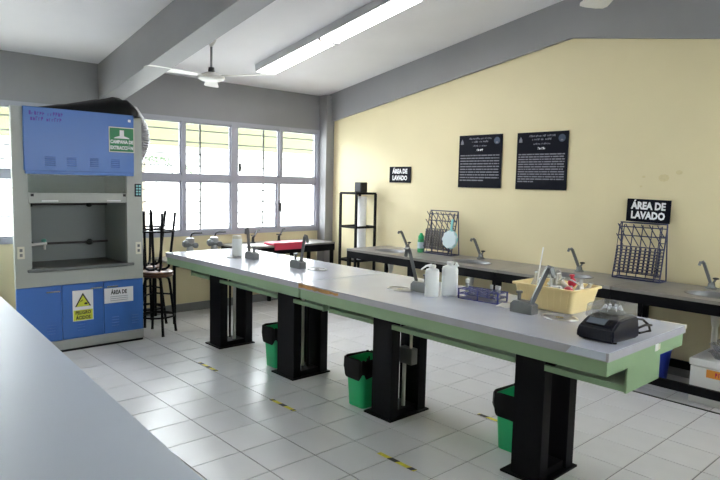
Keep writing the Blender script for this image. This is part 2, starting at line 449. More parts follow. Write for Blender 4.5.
# chipped front edge of the nearer bench
pts = [(0.519, 0.882)]
n = 14
topl = [(0.519+0.46*i/n, BZ-0.004-0.010*i/n*random.uniform(0.6, 1.4)) for i in range(n+1)]
botl = [(0.519+0.46*i/n, 0.888+0.006*i/n+random.uniform(-0.004, 0.006)) for i in range(n+1)]
ce = MB().prism(topl + botl[::-1], 'y', 1.1085, 1.1115).build('chipped_edge', 'chip', bA); ce['label'] = 'chipped brown edge where the laminate is missing'
MB().box(0.517, 0.72, 1.1105, 1.116, BZ-0.003, BZ+0.0006).build('chipped_edge', 'chip', bA)
MB().box(2.78, 2.9155, 2.028, 2.0505, BZ-0.02, BZ+0.0008).build('chipped_edge', 'cream', bA)
tp_ = MB().prism([(2.70, BZ-0.040), (2.9, BZ-0.040), (2.9, BZ-0.002), (2.73, BZ-0.002)], 'y', 1.1088, 1.1105).build('edge_tape', 'frontbench', bA); tp_['label'] = 'pale blue tape patch on the bench corner'
st = MB().box(2.9025, 2.905, 1.66, 1.70, 0.835, 0.872).build('sticker', 'white', bA)
MB().box(2.9025, 2.905, 1.70, 1.725, 0.838, 0.868).build('sticker', 'cream', bA)
bx = MB().box(1.15, 1.28, 1.555, 1.62, 0.385, 0.50, bev=0.004).build('junction_box', 'steelgrey', bA)
MB().cyl((1.24, 1.59, 0.50), (1.24, 1.59, 0.75), 0.011).build('conduit', 'cream', bA, True)
MB().cyl((1.18, 1.59, 0.02), (1.18, 1.59, 0.385), 0.014).build('conduit', 'pvc', bA, True)
MB().cyl((-0.07, 1.60, 0.02), (-0.07, 1.60, 0.78), 0.013).build('conduit', 'cream', bB, True)
MB().cyl((-0.02, 1.62, 0.02), (-0.02, 1.62, 0.78), 0.011).build('conduit', 'black', bB, True)
MB().cyl((-1.24, 1.60, 0.02), (-1.24, 1.60, 0.78), 0.016).build('conduit', 'pvc', bB, True)
MB().cyl((-1.33, 1.60, 0.02), (-1.33, 1.60, 0.78), 0.012).build('conduit', 'black', bB, True)
# thin black foot rail under far part of near bench
MB().sqtube([(0.60, 1.9, 0.80), (0.60, 1.9, 0.70), (0.98, 1.9, 0.70)], 0.016).build('hook_rail', 'black', bA)

# ------------------------------------------------------------------ bench taps and cup sinks
def bench_tap(label, x, y, s):
    t = thing('bench_tap', label, 'tap', (x, y, BZ), 0, 'slanted taps on the lab benches')
    MB().prism([(-0.075, 0), (0.075, 0), (0.075, 0.055), (0.03, 0.072), (-0.05, 0.072), (-0.075, 0.05)], 'y', -0.035, 0.035).build('base', 'steelgrey', t)
    g_ = 1 if s > 0 else -1; a_ = 0.045*g_; b_ = a_+s
    sp = MB().sqtube([(a_, 0, 0.05), (b_, 0.005, 0.275), (b_+0.008*g_, 0.006, 0.290), (b_+0.028*g_, 0.007, 0.288), (b_+0.040*g_, 0.008, 0.245)], 0.024).build('spout', 'steelgrey', t)
    MB().cyl((b_+0.039*g_, 0.008, 0.25), (b_+0.042*g_, 0.008, 0.234), 0.014, n=10).build('nozzle', 'steelgrey', sp)
    v = MB().cyl((-0.035*g_, 0, 0.07), (-0.035*g_, 0, 0.115), 0.011).build('valve_stem', 'steelgrey', t, True)
    MB().cyl((-0.035*g_, 0, 0.115), (-0.035*g_, 0, 0.128), 0.020).build('knob', 'steelgrey', v, True)
    return t
def cup_sink(label, x, y, sx=0.12, sy=0.08):
    t = thing('cup_sink', label, 'sink', (x, y, BZ+0.0005), 0, 'oval cup sinks set into the benches')
    MB().lathe([(0.82, 0.001), (0.86, 0.007), (0.98, 0.007), (1.0, 0.0), (0.9, 0.0)], (0, 0, 0), 32, sx, sy).build('rim', 'cup', t, True)
    MB().lathe([(0.05, 0.0012), (0.82, 0.0018), (0.83, 0.001)], (0, 0, 0), 32, sx, sy).build('bowl', 'cup', t, True)
    MB().lathe([(0.2, 0.002), (0.22, 0.004), (0.05, 0.004)], (0, 0, 0), 16, sx, sx).build('drain', 'chrome', t, True)
    return t
bench_tap('grey slanted tap beside the small white bottle at the far bench end', -0.88, 1.58, -0.04)
bench_tap('grey slanted tap in the middle of the far bench, before the red folder', -0.13, 1.58, 0.04)
bench_tap('grey slanted tap just left of the white jugs', 1.315, 1.60, -0.085)
bench_tap('grey slanted tap in front of the yellow tub', 2.16, 1.58, 0.095)
cup_sink('oval steel cup sink by the tap near the small white bottle', -1.08, 1.50, 0.10, 0.07)
cup_sink('oval steel cup sink right of the middle tap on the far bench', 0.04, 1.66, 0.11, 0.075)
cup_sink('oval steel cup sink left of the tap by the white jugs', 1.165, 1.54, 0.11, 0.08)
cup_sink('oval steel cup sink in front of the yellow tub', 2.375, 1.62, 0.11, 0.085)

# ------------------------------------------------------------------ things on the benches
def rrect(w, d, r, z, n=4, cx=0, cy=0):
    o = []
    for (sx, sy, a0) in ((1, 1, 0), (-1, 1, PI/2), (-1, -1, PI), (1, -1, 3*PI/2)):
        for k in range(n+1):
            a = a0 + PI/2*k/n
            o.append(Vector((cx+sx*(w/2-r) + r*math.cos(a), cy+sy*(d/2-r) + r*math.sin(a), z)))
    return o
t = thing('sample_bottle', 'small cream-white capped bottle at the far end of the bench', 'bottle', (-1.15, 1.576, BZ))
MB().lathe([(0.044, 0), (0.05, 0.006), (0.05, 0.165), (0.046, 0.178)], n=20).build('body', 'jug', t, True)
MB().lathe([(0.045, 0.178), (0.046, 0.182), (0.046, 0.205), (0.042, 0.21)], n=20).build('cap', 'cream', t, True)

def jug(label, x, y, w, d, h, rz, spout):
    t = thing('plastic_jug', label, 'jug', (x, y, BZ), rz, 'white plastic jugs on the bench')
    MB().loft([rrect(w*0.94, d*0.94, 0.02, 0), rrect(w, d, 0.024, 0.008), rrect(w, d, 0.024, h*0.80), rrect(w*0.9, d*0.9, 0.024, h*0.88), rrect(w*0.45, d*0.45, 0.02, h*0.93)]).build('body', 'jug', t, True)
    MB().lathe([(0.020, h*0.92), (0.020, h*0.95), (0.024, h*0.95), (0.024, h*1.03), (0.021, h*1.04)], n=16).build('cap', 'white', t, True)
    if spout:
        MB().tube([(0, 0, h*1.0), (-0.01, -0.02, h*1.04), (-0.04, -0.05, h*1.03), (-0.075, -0.085, h*0.92)], [0.010, 0.010, 0.007, 0.005], 8).build('spout', 'jug', t, True)
    else:
        MB().tube([(w*0.30, 0, h*0.90), (w*0.40, 0, h*0.99), (w*0.48, 0, h*0.90)], 0.010, 8).build('handle', 'jug', t, True)
    return t
jug('white plastic jug with a bent spout, left of the pair', 1.462, 1.54, 0.095, 0.10, 0.205, 0.70, True)
jug('larger plain white plastic jug, right of the pair', 1.522, 1.655, 0.110, 0.085, 0.225, 0.70, False)

t = thing('tube_rack', 'blue plastic test tube rack beside the white jugs', 'tube rack', (1.768, 1.70, BZ), 0.10)
for z in (0.0, 0.032, 0.064):
    mb = MB()
    w, d = 0.30, 0.13
    if z == 0: mb.box(-w/2, w/2, -d/2, d/2, 0, 0.005)
    else:
        for k in range(9): mb.box(-w/2 + k*w/8-0.003, -w/2 + k*w/8+0.003, -d/2, d/2, z, z+0.005)
        for k in range(5): mb.box(-w/2, w/2, -d/2+k*d/4-0.003, -d/2+k*d/4+0.003, z+0.0005, z+0.0045)
    mb.build('tier', 'tuberack', t)
for sx in (-1, 0, 1):
    for sy in (-1, 1): MB().box(sx*0.147-0.004, sx*0.147+0.004, sy*0.062-0.004, sy*0.062+0.004, 0.005, 0.070).build('post', 'tuberack', t)
for k, (cx, cy, r, h) in enumerate(((-0.131, 0.016, 0.013, 0.105), (0.056, 0.016, 0.009, 0.088), (0.094, 0.016, 0.009, 0.088), (0.131, -0.016, 0.009, 0.092))):
    v = thing('sample_tube', ['wide white-capped tube at the jug end of the blue rack', 'first thin white-capped tube from the middle of the blue rack', 'second thin white-capped tube from the middle of the blue rack', 'thin white-capped tube nearest the yellow tub in the blue rack'][k], 'tube',
              t.location + Matrix.Rotation(0.10, 3, 'Z') @ Vector((cx, cy, 0.006)), 0, 'capped tubes in the blue rack')
    MB().lathe([(r*0.5, 0), (r*0.9, 0.008), (r*0.9, h)], n=12).build('tube', 'labglass', v, True)
    MB().lathe([(r*1.05, h-0.012), (r*1.1, h-0.010), (r*1.1, h+0.012), (r*0.9, h+0.014)], n=12).build('cap', 'white', v, True)
def sheet(name, label, cat, x, y, z, w, d, rz, m):
    mb = MB(); nx, ny = 8, 6
    G = [[mb.bm.verts.new((-w/2+w*i/nx, -d/2+d*j/ny, 0.004+0.006*math.sin(i*0.9+j*0.7)*(i/nx))) for j in range(ny+1)] for i in range(nx+1)]
    H = [[mb.bm.verts.new(v.co+Vector((0, 0, 0.0012))) for v in r] for r in G]
    for i in range(nx):
        for j in range(ny):
            mb.bm.faces.new((G[i][j], G[i][j+1], G[i+1][j+1], G[i+1][j])); mb.bm.faces.new((H[i][j], H[i+1][j], H[i+1][j+1], H[i][j+1]))
    for i in range(nx):
        mb.bm.faces.new((G[i][0], G[i+1][0], H[i+1][0], H[i][0])); mb.bm.faces.new((G[i][ny], H[i][ny], H[i+1][ny], G[i+1][ny]))
    for j in range(ny):
        mb.bm.faces.new((G[0][j], H[0][j], H[0][j+1], G[0][j+1])); mb.bm.faces.new((G[nx][j], G[nx][j+1], H[nx][j+1], H[nx][j]))
    o = mb.build(name, m, None, True); o.location = (x, y, z); o.rotation_euler = (0, 0, rz)
    return tag(o, label, cat)
sheet('crumpled_paper', 'crumpled white paper between the blue rack and yellow tub', 'paper', 1.985, 1.66, BZ+0.001, 0.10, 0.14, 0.3, 'paper')

# yellow tub
TX, TY = 2.20, 1.875
t = thing('plastic_tub', 'pale yellow ribbed plastic tub full of glassware', 'tub', (TX, TY, BZ+0.001), -0.02)
h = 0.152
tb = MB()
out = [rrect(0.35, 0.25, 0.03, 0), rrect(0.36, 0.26, 0.03, 0.004), rrect(0.42, 0.31, 0.03, h-0.014), rrect(0.45, 0.34, 0.03, h-0.012), rrect(0.45, 0.34, 0.03, h), rrect(0.412, 0.302, 0.03, h), rrect(0.345, 0.245, 0.025, 0.008)]
tb.loft(out).build('shell', 'tub', t, True)
for k in range(8):
    f = -1 + 2*(k+0.5)/8
    for sy in (-1, 1):
        MB().loft([[Vector((f*0.165-0.006, sy*0.132, 0.01)), Vector((f*0.165+0.006, sy*0.132, 0.01)), Vector((f*0.165+0.006, sy*0.126, 0.01)), Vector((f*0.165-0.006, sy*0.126, 0.01))],
                   [Vector((f*0.195-0.006, sy*0.157, h-0.014)), Vector((f*0.195+0.006, sy*0.157, h-0.014)), Vector((f*0.195+0.006, sy*0.151, h-0.014)), Vector((f*0.195-0.006, sy*0.151, h-0.014))]]).build('rib', 'tub', t)
# glassware in the tub
def inner(x, y, z): return (TX+x, TY+y, BZ+z)
def flask(label, x, y, z, s, tilt, m='labglass'):
    o = MB().lathe([(0.004, 0), (0.034*s, 0.002), (0.038*s, 0.01), (0.014*s, 0.07*s), (0.013*s, 0.10*s), (0.016*s, 0.104*s)], n=16).build('glass_flask', m, None, True)
    o.location = inner(x, y, z); o.rotation_euler = tilt
    return tag(o, label, 'flask', 'glassware in the yellow tub')
flask('clear conical flask at the left end of the yellow tub', -0.155, 0.03, 0.115, 1.0, (0.25, 0.1, 0))
flask('clear flask leaning at the back left of the yellow tub', -0.07, 0.08, 0.115, 1.1, (-0.2, 0.2, 0))
flask('clear flask standing at the middle of the yellow tub', 0.012, 0.06, 0.115, 1.0, (0.2, -0.2, 0))
flask('clear flask at the right back of the yellow tub', 0.155, 0.08, 0.10, 0.9, (0.3, 0.5, 0))
flask('clear flask beside the lying red bulb', 0.155, 0.0, 0.12, 0.8, (-0.1, 0.1, 0))
for k in range(3):
    o = MB().lathe([(0.006, 0), (0.010, 0.006), (0.010, 0.14), (0.012, 0.142)], n=10).build('test_tube', 'labglass', None, True)
    o.location = inner(-0.115+0.05*k, -0.105+0.032*k, 0.118+0.008*k); o.rotation_euler = (0.05, 1.45, 0.04*k)
    tag(o, ['clear test tube lying along the front rim of the yellow tub', 'clear test tube lying second from the front rim of the yellow tub', 'clear test tube lying farthest from the front rim of the yellow tub'][k], 'test tube', 'loose test tubes in the yellow tub')
o = MB().cyl((0, 0, 0), (0.012, 0, 0.36), 0.0045, n=8).build('white_rod', 'paper', None, True); o.location = inner(-0.135, -0.03, 0.02); o.rotation_euler = (0.0, 0.10, 0); tag(o, 'tall thin white stirring rod standing in the yellow tub', 'rod')
o = MB().cyl((0, 0, 0), (0.0, 0, 0.24), 0.008, 0.003, n=8).build('pipette', 'white', None, True); o.location = inner(-0.035, -0.02, 0.02); o.rotation_euler = (0.0, 0.02, 0); tag(o, 'short white pipette standing in the yellow tub', 'pipette')
def bulb(label, x, y, z, rot):
    o = thing('pipette_bulb', label, 'pipette bulb', inner(x, y, z), 0, 'red rubber bulbs in the yellow tub'); o.rotation_euler = rot
    MB().lathe([(0.012, 0), (0.024, 0.012), (0.027, 0.028), (0.020, 0.045), (0.011, 0.054), (0.010, 0.064), (0.015, 0.068), (0.014, 0.078)], n=16).build('bulb', 'red', o, True)
    MB().cyl((0, 0, 0.0), (0, 0, -0.03), 0.007, 0.005, 8).build('nozzle', 'red', o, True)
bulb('upright red pipette bulb at the back of the yellow tub', 0.085, 0.04, 0.142, (0.10, 0.0, 0))
bulb('red pipette bulb lying at the right front of the yellow tub', 0.115, -0.085, 0.137, (1.5, 0.2, 0.9))
o = MB().tube([inner(0.02, -0.02, 0.17), inner(0.06, -0.015, 0.20), inner(0.12, -0.02, 0.19), inner(0.19, -0.045, 0.17)], 0.006, 8).build('glass_tube', 'labglass', None, True); tag(o, 'bent clear glass tube arched between the red bulbs', 'glass tube')

# centrifuge
t = thing('mini_centrifuge', 'dark navy bench centrifuge with a clear lid at the bench end', 'centrifuge', (2.775, 1.40, BZ), 0.0)
body = MB()
body.loft([[Vector(p) for p in lp] for lp in (
    [(-0.105, -0.135, 0.006), (0.085, -0.145, 0.006), (0.105, 0.10, 0.006), (-0.085, 0.135, 0.006)],
    [(-0.110, -0.140, 0.03), (0.090, -0.150, 0.03), (0.108, 0.105, 0.03), (-0.09, 0.14, 0.03)],
    [(-0.100, -0.130, 0.072), (0.082, -0.140, 0.072), (0.100, 0.10, 0.115), (-0.085, 0.13, 0.115)],
    [(-0.088, -0.055, 0.115), (0.085, -0.062, 0.115), (0.092, 0.09, 0.121), (-0.075, 0.12, 0.121)])])
bmesh.ops.bevel(body.bm, geom=body.bm.edges[:], offset=0.008, segments=2, affect='EDGES')
bb = body.build('body', 'navy', t, True)
pa = MB().box(-0.06, 0.035, -0.022, 0.022, 0, 0.003).build('control_panel', 'lcd', t)
pa.location = (-0.005, -0.103, 0.0965); pa.rotation_euler = (math.radians(29), 0, -0.05)
bt = MB().box(0.045, 0.070, -0.016, 0.016, 0, 0.004, bev=0.002).build('button', 'blackp', t)
bt.location = (-0.005, -0.103, 0.0965); bt.rotation_euler = (math.radians(29), 0, -0.05)
for (sx, sy) in ((-1, -1), (1, -1), (-1, 1), (1, 1)): MB().cyl((sx*0.075, sy*0.1, 0), (sx*0.075, sy*0.1, 0.008), 0.012).build('foot', 'blackp', t)
lid = MB().loft([rrect(0.180, 0.205, 0.015, 0.110, cy=0.015), rrect(0.185, 0.21, 0.015, 0.118, cy=0.015), rrect(0.178, 0.20, 0.015, 0.170, cy=0.018), rrect(0.165, 0.185, 0.015, 0.177, cy=0.019)])
lid.build('lid', 'lidclear', t, True)
ro_ = MB().lathe([(0.06, 0.122), (0.065, 0.130), (0.05, 0.150), (0.015, 0.152)], (0, 0.022, 0), 20).build('rotor', 'steelgrey', t, True)
for k in range(8):
    a = 2*PI*k/8
    MB().cyl((0.055*math.cos(a), 0.022+0.055*math.sin(a), 0.128), (0.035*math.cos(a), 0.022+0.035*math.sin(a), 0.162), 0.008, n=8).build('micro_tube', 'white', ro_, True)
MB().tube([(0.03, 0.12, 0.05), (0.04, 0.22, 0.075), (0.04, 0.30, 0.06), (0.06, 0.33, 0.03), (0.09, 0.28, 0.012), (0.07, 0.2, 0.008), (0.03, 0.16, 0.012), (0.06, 0.15, 0.03), (0.085, 0.22, 0.05), (0.07, 0.34, 0.03)], 0.0065, 8).build('cable', 'blackp', t, True)

# ------------------------------------------------------------------ bins
def waste_bin(label, x, y, rz=0):
    t = thing('waste_bin', label, 'waste bin', (x, y, 0), rz, 'green bins at the bench legs')
    h = 0.36
    MB().loft([rrect(0.165, 0.20, 0.03, 0), rrect(0.17, 0.205, 0.03, 0.006), rrect(0.205, 0.25, 0.035, h), rrect(0.19, 0.235, 0.03, h), rrect(0.155, 0.19, 0.025, 0.012)]).build('bucket', 'bingreen', t, True)
    n = 40; mb = MB()
    def ring(w, d, zf):
        b = rrect(w, d, 0.04, 0, 9)
        return [Vector((p.x*(1+0.02*math.sin(i*2.3)), p.y*(1+0.02*math.sin(i*1.7)), zf(i))) for i, p in enumerate(b)]
    mb.loft([ring(0.17, 0.21, lambda i: 0.20), ring(0.195, 0.24, lambda i: 0.34), ring(0.215, 0.262, lambda i: 0.375+0.005*math.sin(i*1.3)),
             ring(0.232, 0.28, lambda i: 0.368+0.005*math.sin(i*1.3)), ring(0.236, 0.285, lambda i: 0.30+0.02*math.sin(i*0.8)), ring(0.224, 0.272, lambda i: 0.245+0.025*math.sin(i*0.55+1)),
             ring(0.216, 0.262, lambda i: 0.25+0.025*math.sin(i*0.55+1)), ring(0.216, 0.262, lambda i: 0.34)], cap=False)
    mb.build('liner', 'bag', t, True)
    return t
waste_bin('green waste bin with black liner by the second bench leg, farthest of three', -0.352, 1.555)
waste_bin('green waste bin with black liner in the middle, by the third bench leg', 0.862, 1.50)
waste_bin('green waste bin with black liner half hidden behind the nearest bench leg', 2.058, 1.735)

# ------------------------------------------------------------------ floor tape
def tape(label, x, y, L, rz, segs):
    t = MB().box(-L/2, L/2, -0.016, 0.016, 0.0005, 0.0015).build('floor_tape', 'tapey'); t.location = (x, y, 0); t.rotation_euler = (0, 0, rz)
    tag(t, label, 'floor tape', 'black and yellow tape marks on the floor')
    for (a, b) in segs: MB().prism([(-L/2+a*L-0.008, -0.0163), (-L/2+b*L-0.008, -0.0163), (-L/2+b*L+0.008, 0.0163), (-L/2+a*L+0.008, 0.0163)], 'z', 0.0004, 0.0019).build('stripe', 'tapeb', t)
tape('striped floor tape strip nearest the fume hood', -0.70, 1.01, 0.33, 0.0, ((0.03, 0.24), (0.46, 0.64), (0.86, 0.97)))
tape('striped floor tape strip on the aisle between the second and third bench legs', 0.50, 0.99, 0.31, 0.0, ((0.03, 0.12), (0.40, 0.62), (0.90, 0.97)))
tape('striped floor tape strip nearest the bottom edge of the picture', 1.705, 0.985, 0.31, 0.0, ((0.31, 0.53), (0.84, 0.97)))
tape('striped floor tape strip beside the half hidden bin', 1.70, 2.005, 0.30, 0.0, ((0.03, 0.28), (0.60, 0.75)))

# ------------------------------------------------------------------ fume hood
FX = -1.96; HY0, HY1 = -0.235, 0.945
hood = thing('fume_hood', 'tall blue and grey laboratory fume hood against the window wall', 'fume hood', (FX, 0.355, 0))
def hp(name, m, x0, x1, y0, y1, z0, z1, parent=hood, bev=0.0):
    return MB().box(x0, x1, y0-0.355, y1-0.355, z0, z1, bev=bev).build(name, m, parent)
IY0, IY1 = -0.112, 0.787
hp('side_post', 'hoodgrey', -0.05, 0, HY0, IY0, 0.795, 2.30)
hp('side_post', 'hoodgrey', -0.05, 0, IY1+0.0, HY1, 0.795, 2.30)
hp('side_panel', 'hoodgrey', -0.62, -0.05, -0.10, IY0+0.03, 0.65, 2.28)
hp('side_panel', 'hoodin', -0.62, -0.05, IY1, HY1-0.02, 0.65, 2.28)
hp('back_panel', 'hoodin', -0.64, -0.62, -0.10, HY1-0.02, 0.65, 2.28)
hp('top_panel', 'hoodgrey', -0.64, -0.0, -0.10, HY1-0.02, 2.28, 2.30)
hp('work_surface', 'hooddark', -0.62, 0.0, IY0+0.03, IY1, 0.785, 0.815)
hp('sill', 'steelgrey', -0.01, 0.03, -0.135, 0.845, 0.795, 0.822, bev=0.004)
hp('front_apron', 'hoodgrey', -0.04, 0.0, HY0, HY1, 0.655, 0.795)
up = hp('upper_panel', 'hoodblue', -0.05, 0.02, -0.143, 0.858, 1.73, 2.305, bev=0.006)
hp('upper_lip', 'hoodblue', -0.05, 0.03, -0.135, 0.852, 1.700, 1.735, bev=0.006)
for (ya, yb) in ((0.029, 0.121), (0.219, 0.306), (0.427, 0.509), (0.626, 0.712)):
    for k in range(5):
        z = 1.775 + k*0.019
        MB().prism([(0.019, z), (0.026, z+0.003), (0.019, z+0.010)], 'y', ya-0.355, yb-0.355).build('louvre', 'hoodblue', up)
hp('screw_cap', 'white', 0.02, 0.024, 0.80, 0.825, 2.235, 2.26, up)
hp('sash_window', 'sash', -0.030, -0.024, IY0, IY1, 1.52, 1.70)
sb = hp('sash_bar', 'hoodgrey', -0.04, 0.0, IY0+0.002, IY1-0.002, 1.432, 1.527, bev=0.004)
hp('sash_handle', 'white', 0.0, 0.015, 0.0, 0.14, 1.447, 1.460, sb)
hp('sash_handle', 'white', 0.0, 0.015, 0.585, 0.72, 1.447, 1.460, sb)
for yy in (-0.08, 0.76): hp('knob', 'blackp', 0.0, 0.012, yy-0.012, yy+0.012, 1.495, 1.519, sb)
for z in (1.40, 1.00):
    rod = MB().cyl((-0.56, IY0+0.03-0.355, z), (-0.56, IY1-0.355, z), 0.012).build('rod', 'hooddark', hood, True)
    for yy in (0.03, 0.60):
        MB().lathe([(0.012, -0.03), (0.028, -0.02), (0.030, 0.015), (0.012, 0.03)], (-0.555, yy-0.355, z), 12).build('clamp', 'kick', rod, True)
tp = MB().cyl((-0.10, -0.12-0.315, 1.04), (-0.10, 0.03-0.355+0.03, 1.045), 0.014).build('service_tap', 'pvc', hood, True)
MB().cyl((-0.10, 0.02-0.335, 1.06), (-0.10, 0.02-0.335, 0.99), 0.011).build('spout', 'pvc', tp, True)
MB().lathe([(0.02, 0), (0.024, 0.02), (0.015, 0.03)], (-0.12, 0.02-0.335, 1.06), 12).build('knob', 'softgreen', tp, True)
hp('drain_slot', 'chrome', -0.10, -0.06, -0.06, 0.04, 0.815, 0.820)
for (ya, yb) in ((-0.232, 0.152), (0.156, 0.541), (0.545, 0.942)):
    d = hp('door', 'hoodblue', -0.03, 0.0, ya, yb, 0.118, 0.650, bev=0.003)
    hm = {-0.232: (0.016, 0.138), 0.156: (0.413, 0.527), 0.545: (0.57, 0.68)}[ya]
    hp('handle', 'chrome', 0.0, 0.018, hm[0], hm[1], 0.588, 0.602, d, 0.003)
    for (va, vb) in ((0.62, 0.69), (0.82, 0.89)) if ya > 0.5 else ((0.02, 0.09),) if ya < 0 else ((0.29, 0.36),):
        for k in range(4):
            z = 0.19 + k*0.028
            MB().prism([(-0.001, z), (0.006, z+0.003), (-0.001, z+0.012)], 'y', va-0.355, vb-0.355).build('louvre', 'hoodblue', d)
hp('cabinet_body', 'hoodgrey', -0.62, -0.031, -0.08, HY1-0.004, 0.03, 0.654)
hp('plinth', 'hoodgrey', -0.031, -0.002, HY0, HY1, 0.022, 0.115)
hp('kick_strip', 'kick', -0.60, -0.006, -0.08, HY1-0.006, 0.0, 0.03)
hp('kick_strip', 'kick', -0.035, -0.006, HY0+0.004, HY1-0.006, 0.0, 0.021)
for (ya, yb, za, zb) in ((-0.215, -0.155, 0.925, 1.037), (0.868, 0.928, 0.905, 1.03)):
    op = hp('outlet_plate', 'cream', 0.0, 0.008, ya, yb, za, zb, bev=0.003)
    for q in (0.30, 0.70): hp('socket', 'steelgrey', 0.008, 0.0095, ya+0.018, yb-0.018, za+(zb-za)*q-0.014, za+(zb-za)*q+0.014, op)
cp = hp('control_panel', 'navy', 0.0, 0.008, 0.866, 0.935, 1.495, 1.625, bev=0.003)
for i in range(2):
    for k in range(4): hp('button', 'teal', 0.008, 0.0105, 0.878+i*0.028, 0.898+i*0.028, 1.510+k*0.028, 1.528+k*0.028, cp)
# labels on the hood
g1 = hp('sign_plate', 'signgreen', 0.02, 0.023, 0.619, 0.852, 1.942, 2.170, up); g1['label'] = 'green safety sign reading CAMPANA DE EXTRACCIÓN'
hp('sign_border', 'cream', 0.0195, 0.0215, 0.610, 0.861, 1.933, 2.179, up)
MB().prism([(0.655-0.355, 2.068), (0.816-0.355, 2.068), (0.80-0.355, 2.08), (0.757-0.355, 2.094), (0.757-0.355, 2.150), (0.715-0.355, 2.150), (0.715-0.355, 2.094), (0.67-0.355, 2.08)], 'x', 0.0231, 0.0245).build('hood_pictogram', 'signwhite', g1)
text('lettering', 'CAMPANA DE', 0.047, 'signwhite', g1, (0.0235, 0.7355-0.355, 2.034), FACE_X, 0.76, 0.0022)
text('lettering', 'EXTRACCIÓN', 0.047, 'signwhite', g1, (0.0235, 0.7355-0.355, 1.976), FACE_X, 0.76, 0.0022)
blurred_words('lettering', (6, 6), 0.036, 'inkpurple', up, (0.0203, 0.05-0.355, 2.250), FACE_X); blurred_words('lettering', (5, 6), 0.036, 'inkpurple', up, (0.0203, 0.05-0.355, 2.200), FACE_X)
pl = hp('paper_label', 'paper', 0.0002, 0.0018, 0.248, 0.440, 0.284, 0.585); pl['label'] = 'white and yellow warning label reading PELIGRO ÁCIDOS'
hp('yellow_band', 'warnyellow', 0.0018, 0.0024, 0.254, 0.434, 0.290, 0.392, pl)
def tri(s, m, x0, x1, nm): MB().prism([(0.344-0.355-s, 0.425+0.008*(1-s/0.075)), (0.344-0.355+s, 0.425+0.008*(1-s/0.075)), (0.344-0.355, 0.425+s*1.80)], 'x', x0, x1).build(nm, m, pl)
tri(0.075, 'inkblack', 0.0018, 0.0024, 'triangle_border'); tri(0.061, 'warnyellow', 0.0024, 0.0028, 'triangle')
MB().prism([(0.357-0.355, 0.442), (0.385-0.355, 0.442), (0.388-0.355, 0.455), (0.372-0.355, 0.464), (0.356-0.355, 0.458)], 'x', 0.0028, 0.0031).build('hand_symbol', 'inkblack', pl)
MB().prism([(0.322-0.355, 0.470), (0.345-0.355, 0.488), (0.342-0.355, 0.494), (0.318-0.355, 0.477)], 'x', 0.0028, 0.0031).build('tube_symbol', 'inkblack', pl)
text('lettering', 'PELIGRO', 0.046, 'inkblack', pl, (0.003, 0.344-0.355, 0.364), FACE_X, 0.80, 0.0012)
text('lettering', 'ÁCIDOS', 0.046, 'inkblack', pl, (0.003, 0.344-0.355, 0.314), FACE_X, 0.80, 0.0012)
p2 = hp('paper_label', 'paper', 0.0005, 0.002, 0.548, 0.838, 0.425, 0.577); p2['label'] = 'white paper label starting ÁREA DE in bold black'
text('lettering', 'ÁREA DE', 0.056, 'inkblack', p2, (0.0024, 0.693-0.355, 0.530), FACE_X, 0.72, 0.002)
for k in range(3): hp('text_line', 'signgrey', 0.0021, 0.0024, 0.605, 0.785, 0.486-k*0.020, 0.490-k*0.020, p2)

# black plastic on the hood and silver duct behind
mb = MB()
def bagloop(y, w, h, z=2.308):
    n = 14; lp = []
    for k in range(n):
        a = 2*PI*k/n
        lp.append(Vector((-2.20+w*math.cos(a), y+0.012*math.sin(3*a), z + 1.18*h*max(0, math.sin(a))*(1+0.10*math.sin(5*a+y*20)))))
    return lp
mb.loft([bagloop(-0.02, 0.03, 0.006), bagloop(0.10, 0.12, 0.025), bagloop(0.25, 0.17, 0.055), bagloop(0.42, 0.19, 0.085), bagloop(0.60, 0.21, 0.125), bagloop(0.74, 0.22, 0.155), bagloop(0.84, 0.21, 0.160), bagloop(0.91, 0.19, 0.125), bagloop(0.95, 0.15, 0.07), bagloop(0.965, 0.06, 0.02)])
o = mb.build('plastic_cover', 'bag', None, True); tag(o, 'black plastic sheet heaped on top of the fume hood', 'plastic sheet')
mb = MB(); path = []
for k in range(61):
    a = k/60
    path.append(Vector((-2.66+0.10*math.sin(a*PI), 1.06+0.085*math.sin(a*PI), 2.40-0.56*a)))
mb.tube(path, [0.13+0.008*(1 if i % 2 else -1) - (0.02 if i in (0, 60) else 0) for i in range(61)], 20)
o = mb.build('exhaust_duct', 'duct', None, False); tag(o, "silvery ribbed flexible duct bulging beside the hood's top corner", 'duct')

# ------------------------------------------------------------------ ceiling lamp and fans
lt = thing('ceiling_lamp', 'long white fluorescent ceiling lamp, switched on, along the sloped ceiling', 'ceiling lamp', (-1.0, 2.585, cz(-1.0)))
lt.rotation_euler = (0, -math.atan(SL), 0)
MB().box(-1.24, 1.24, -0.135, 0.135, -0.085, -0.002, bev=0.004).build('housing', 'lampbody', lt)
for s in (-1, 1): MB().box(min(0.012*s, 1.225*s), max(0.012*s, 1.225*s), -0.118, 0.118, -0.093, -0.0855).build('diffuser', 'lamp', lt)
MB().box(-0.018, 0.018, -0.13, 0.13, -0.112, -0.0855).build('crossbar', 'lampbody', lt)

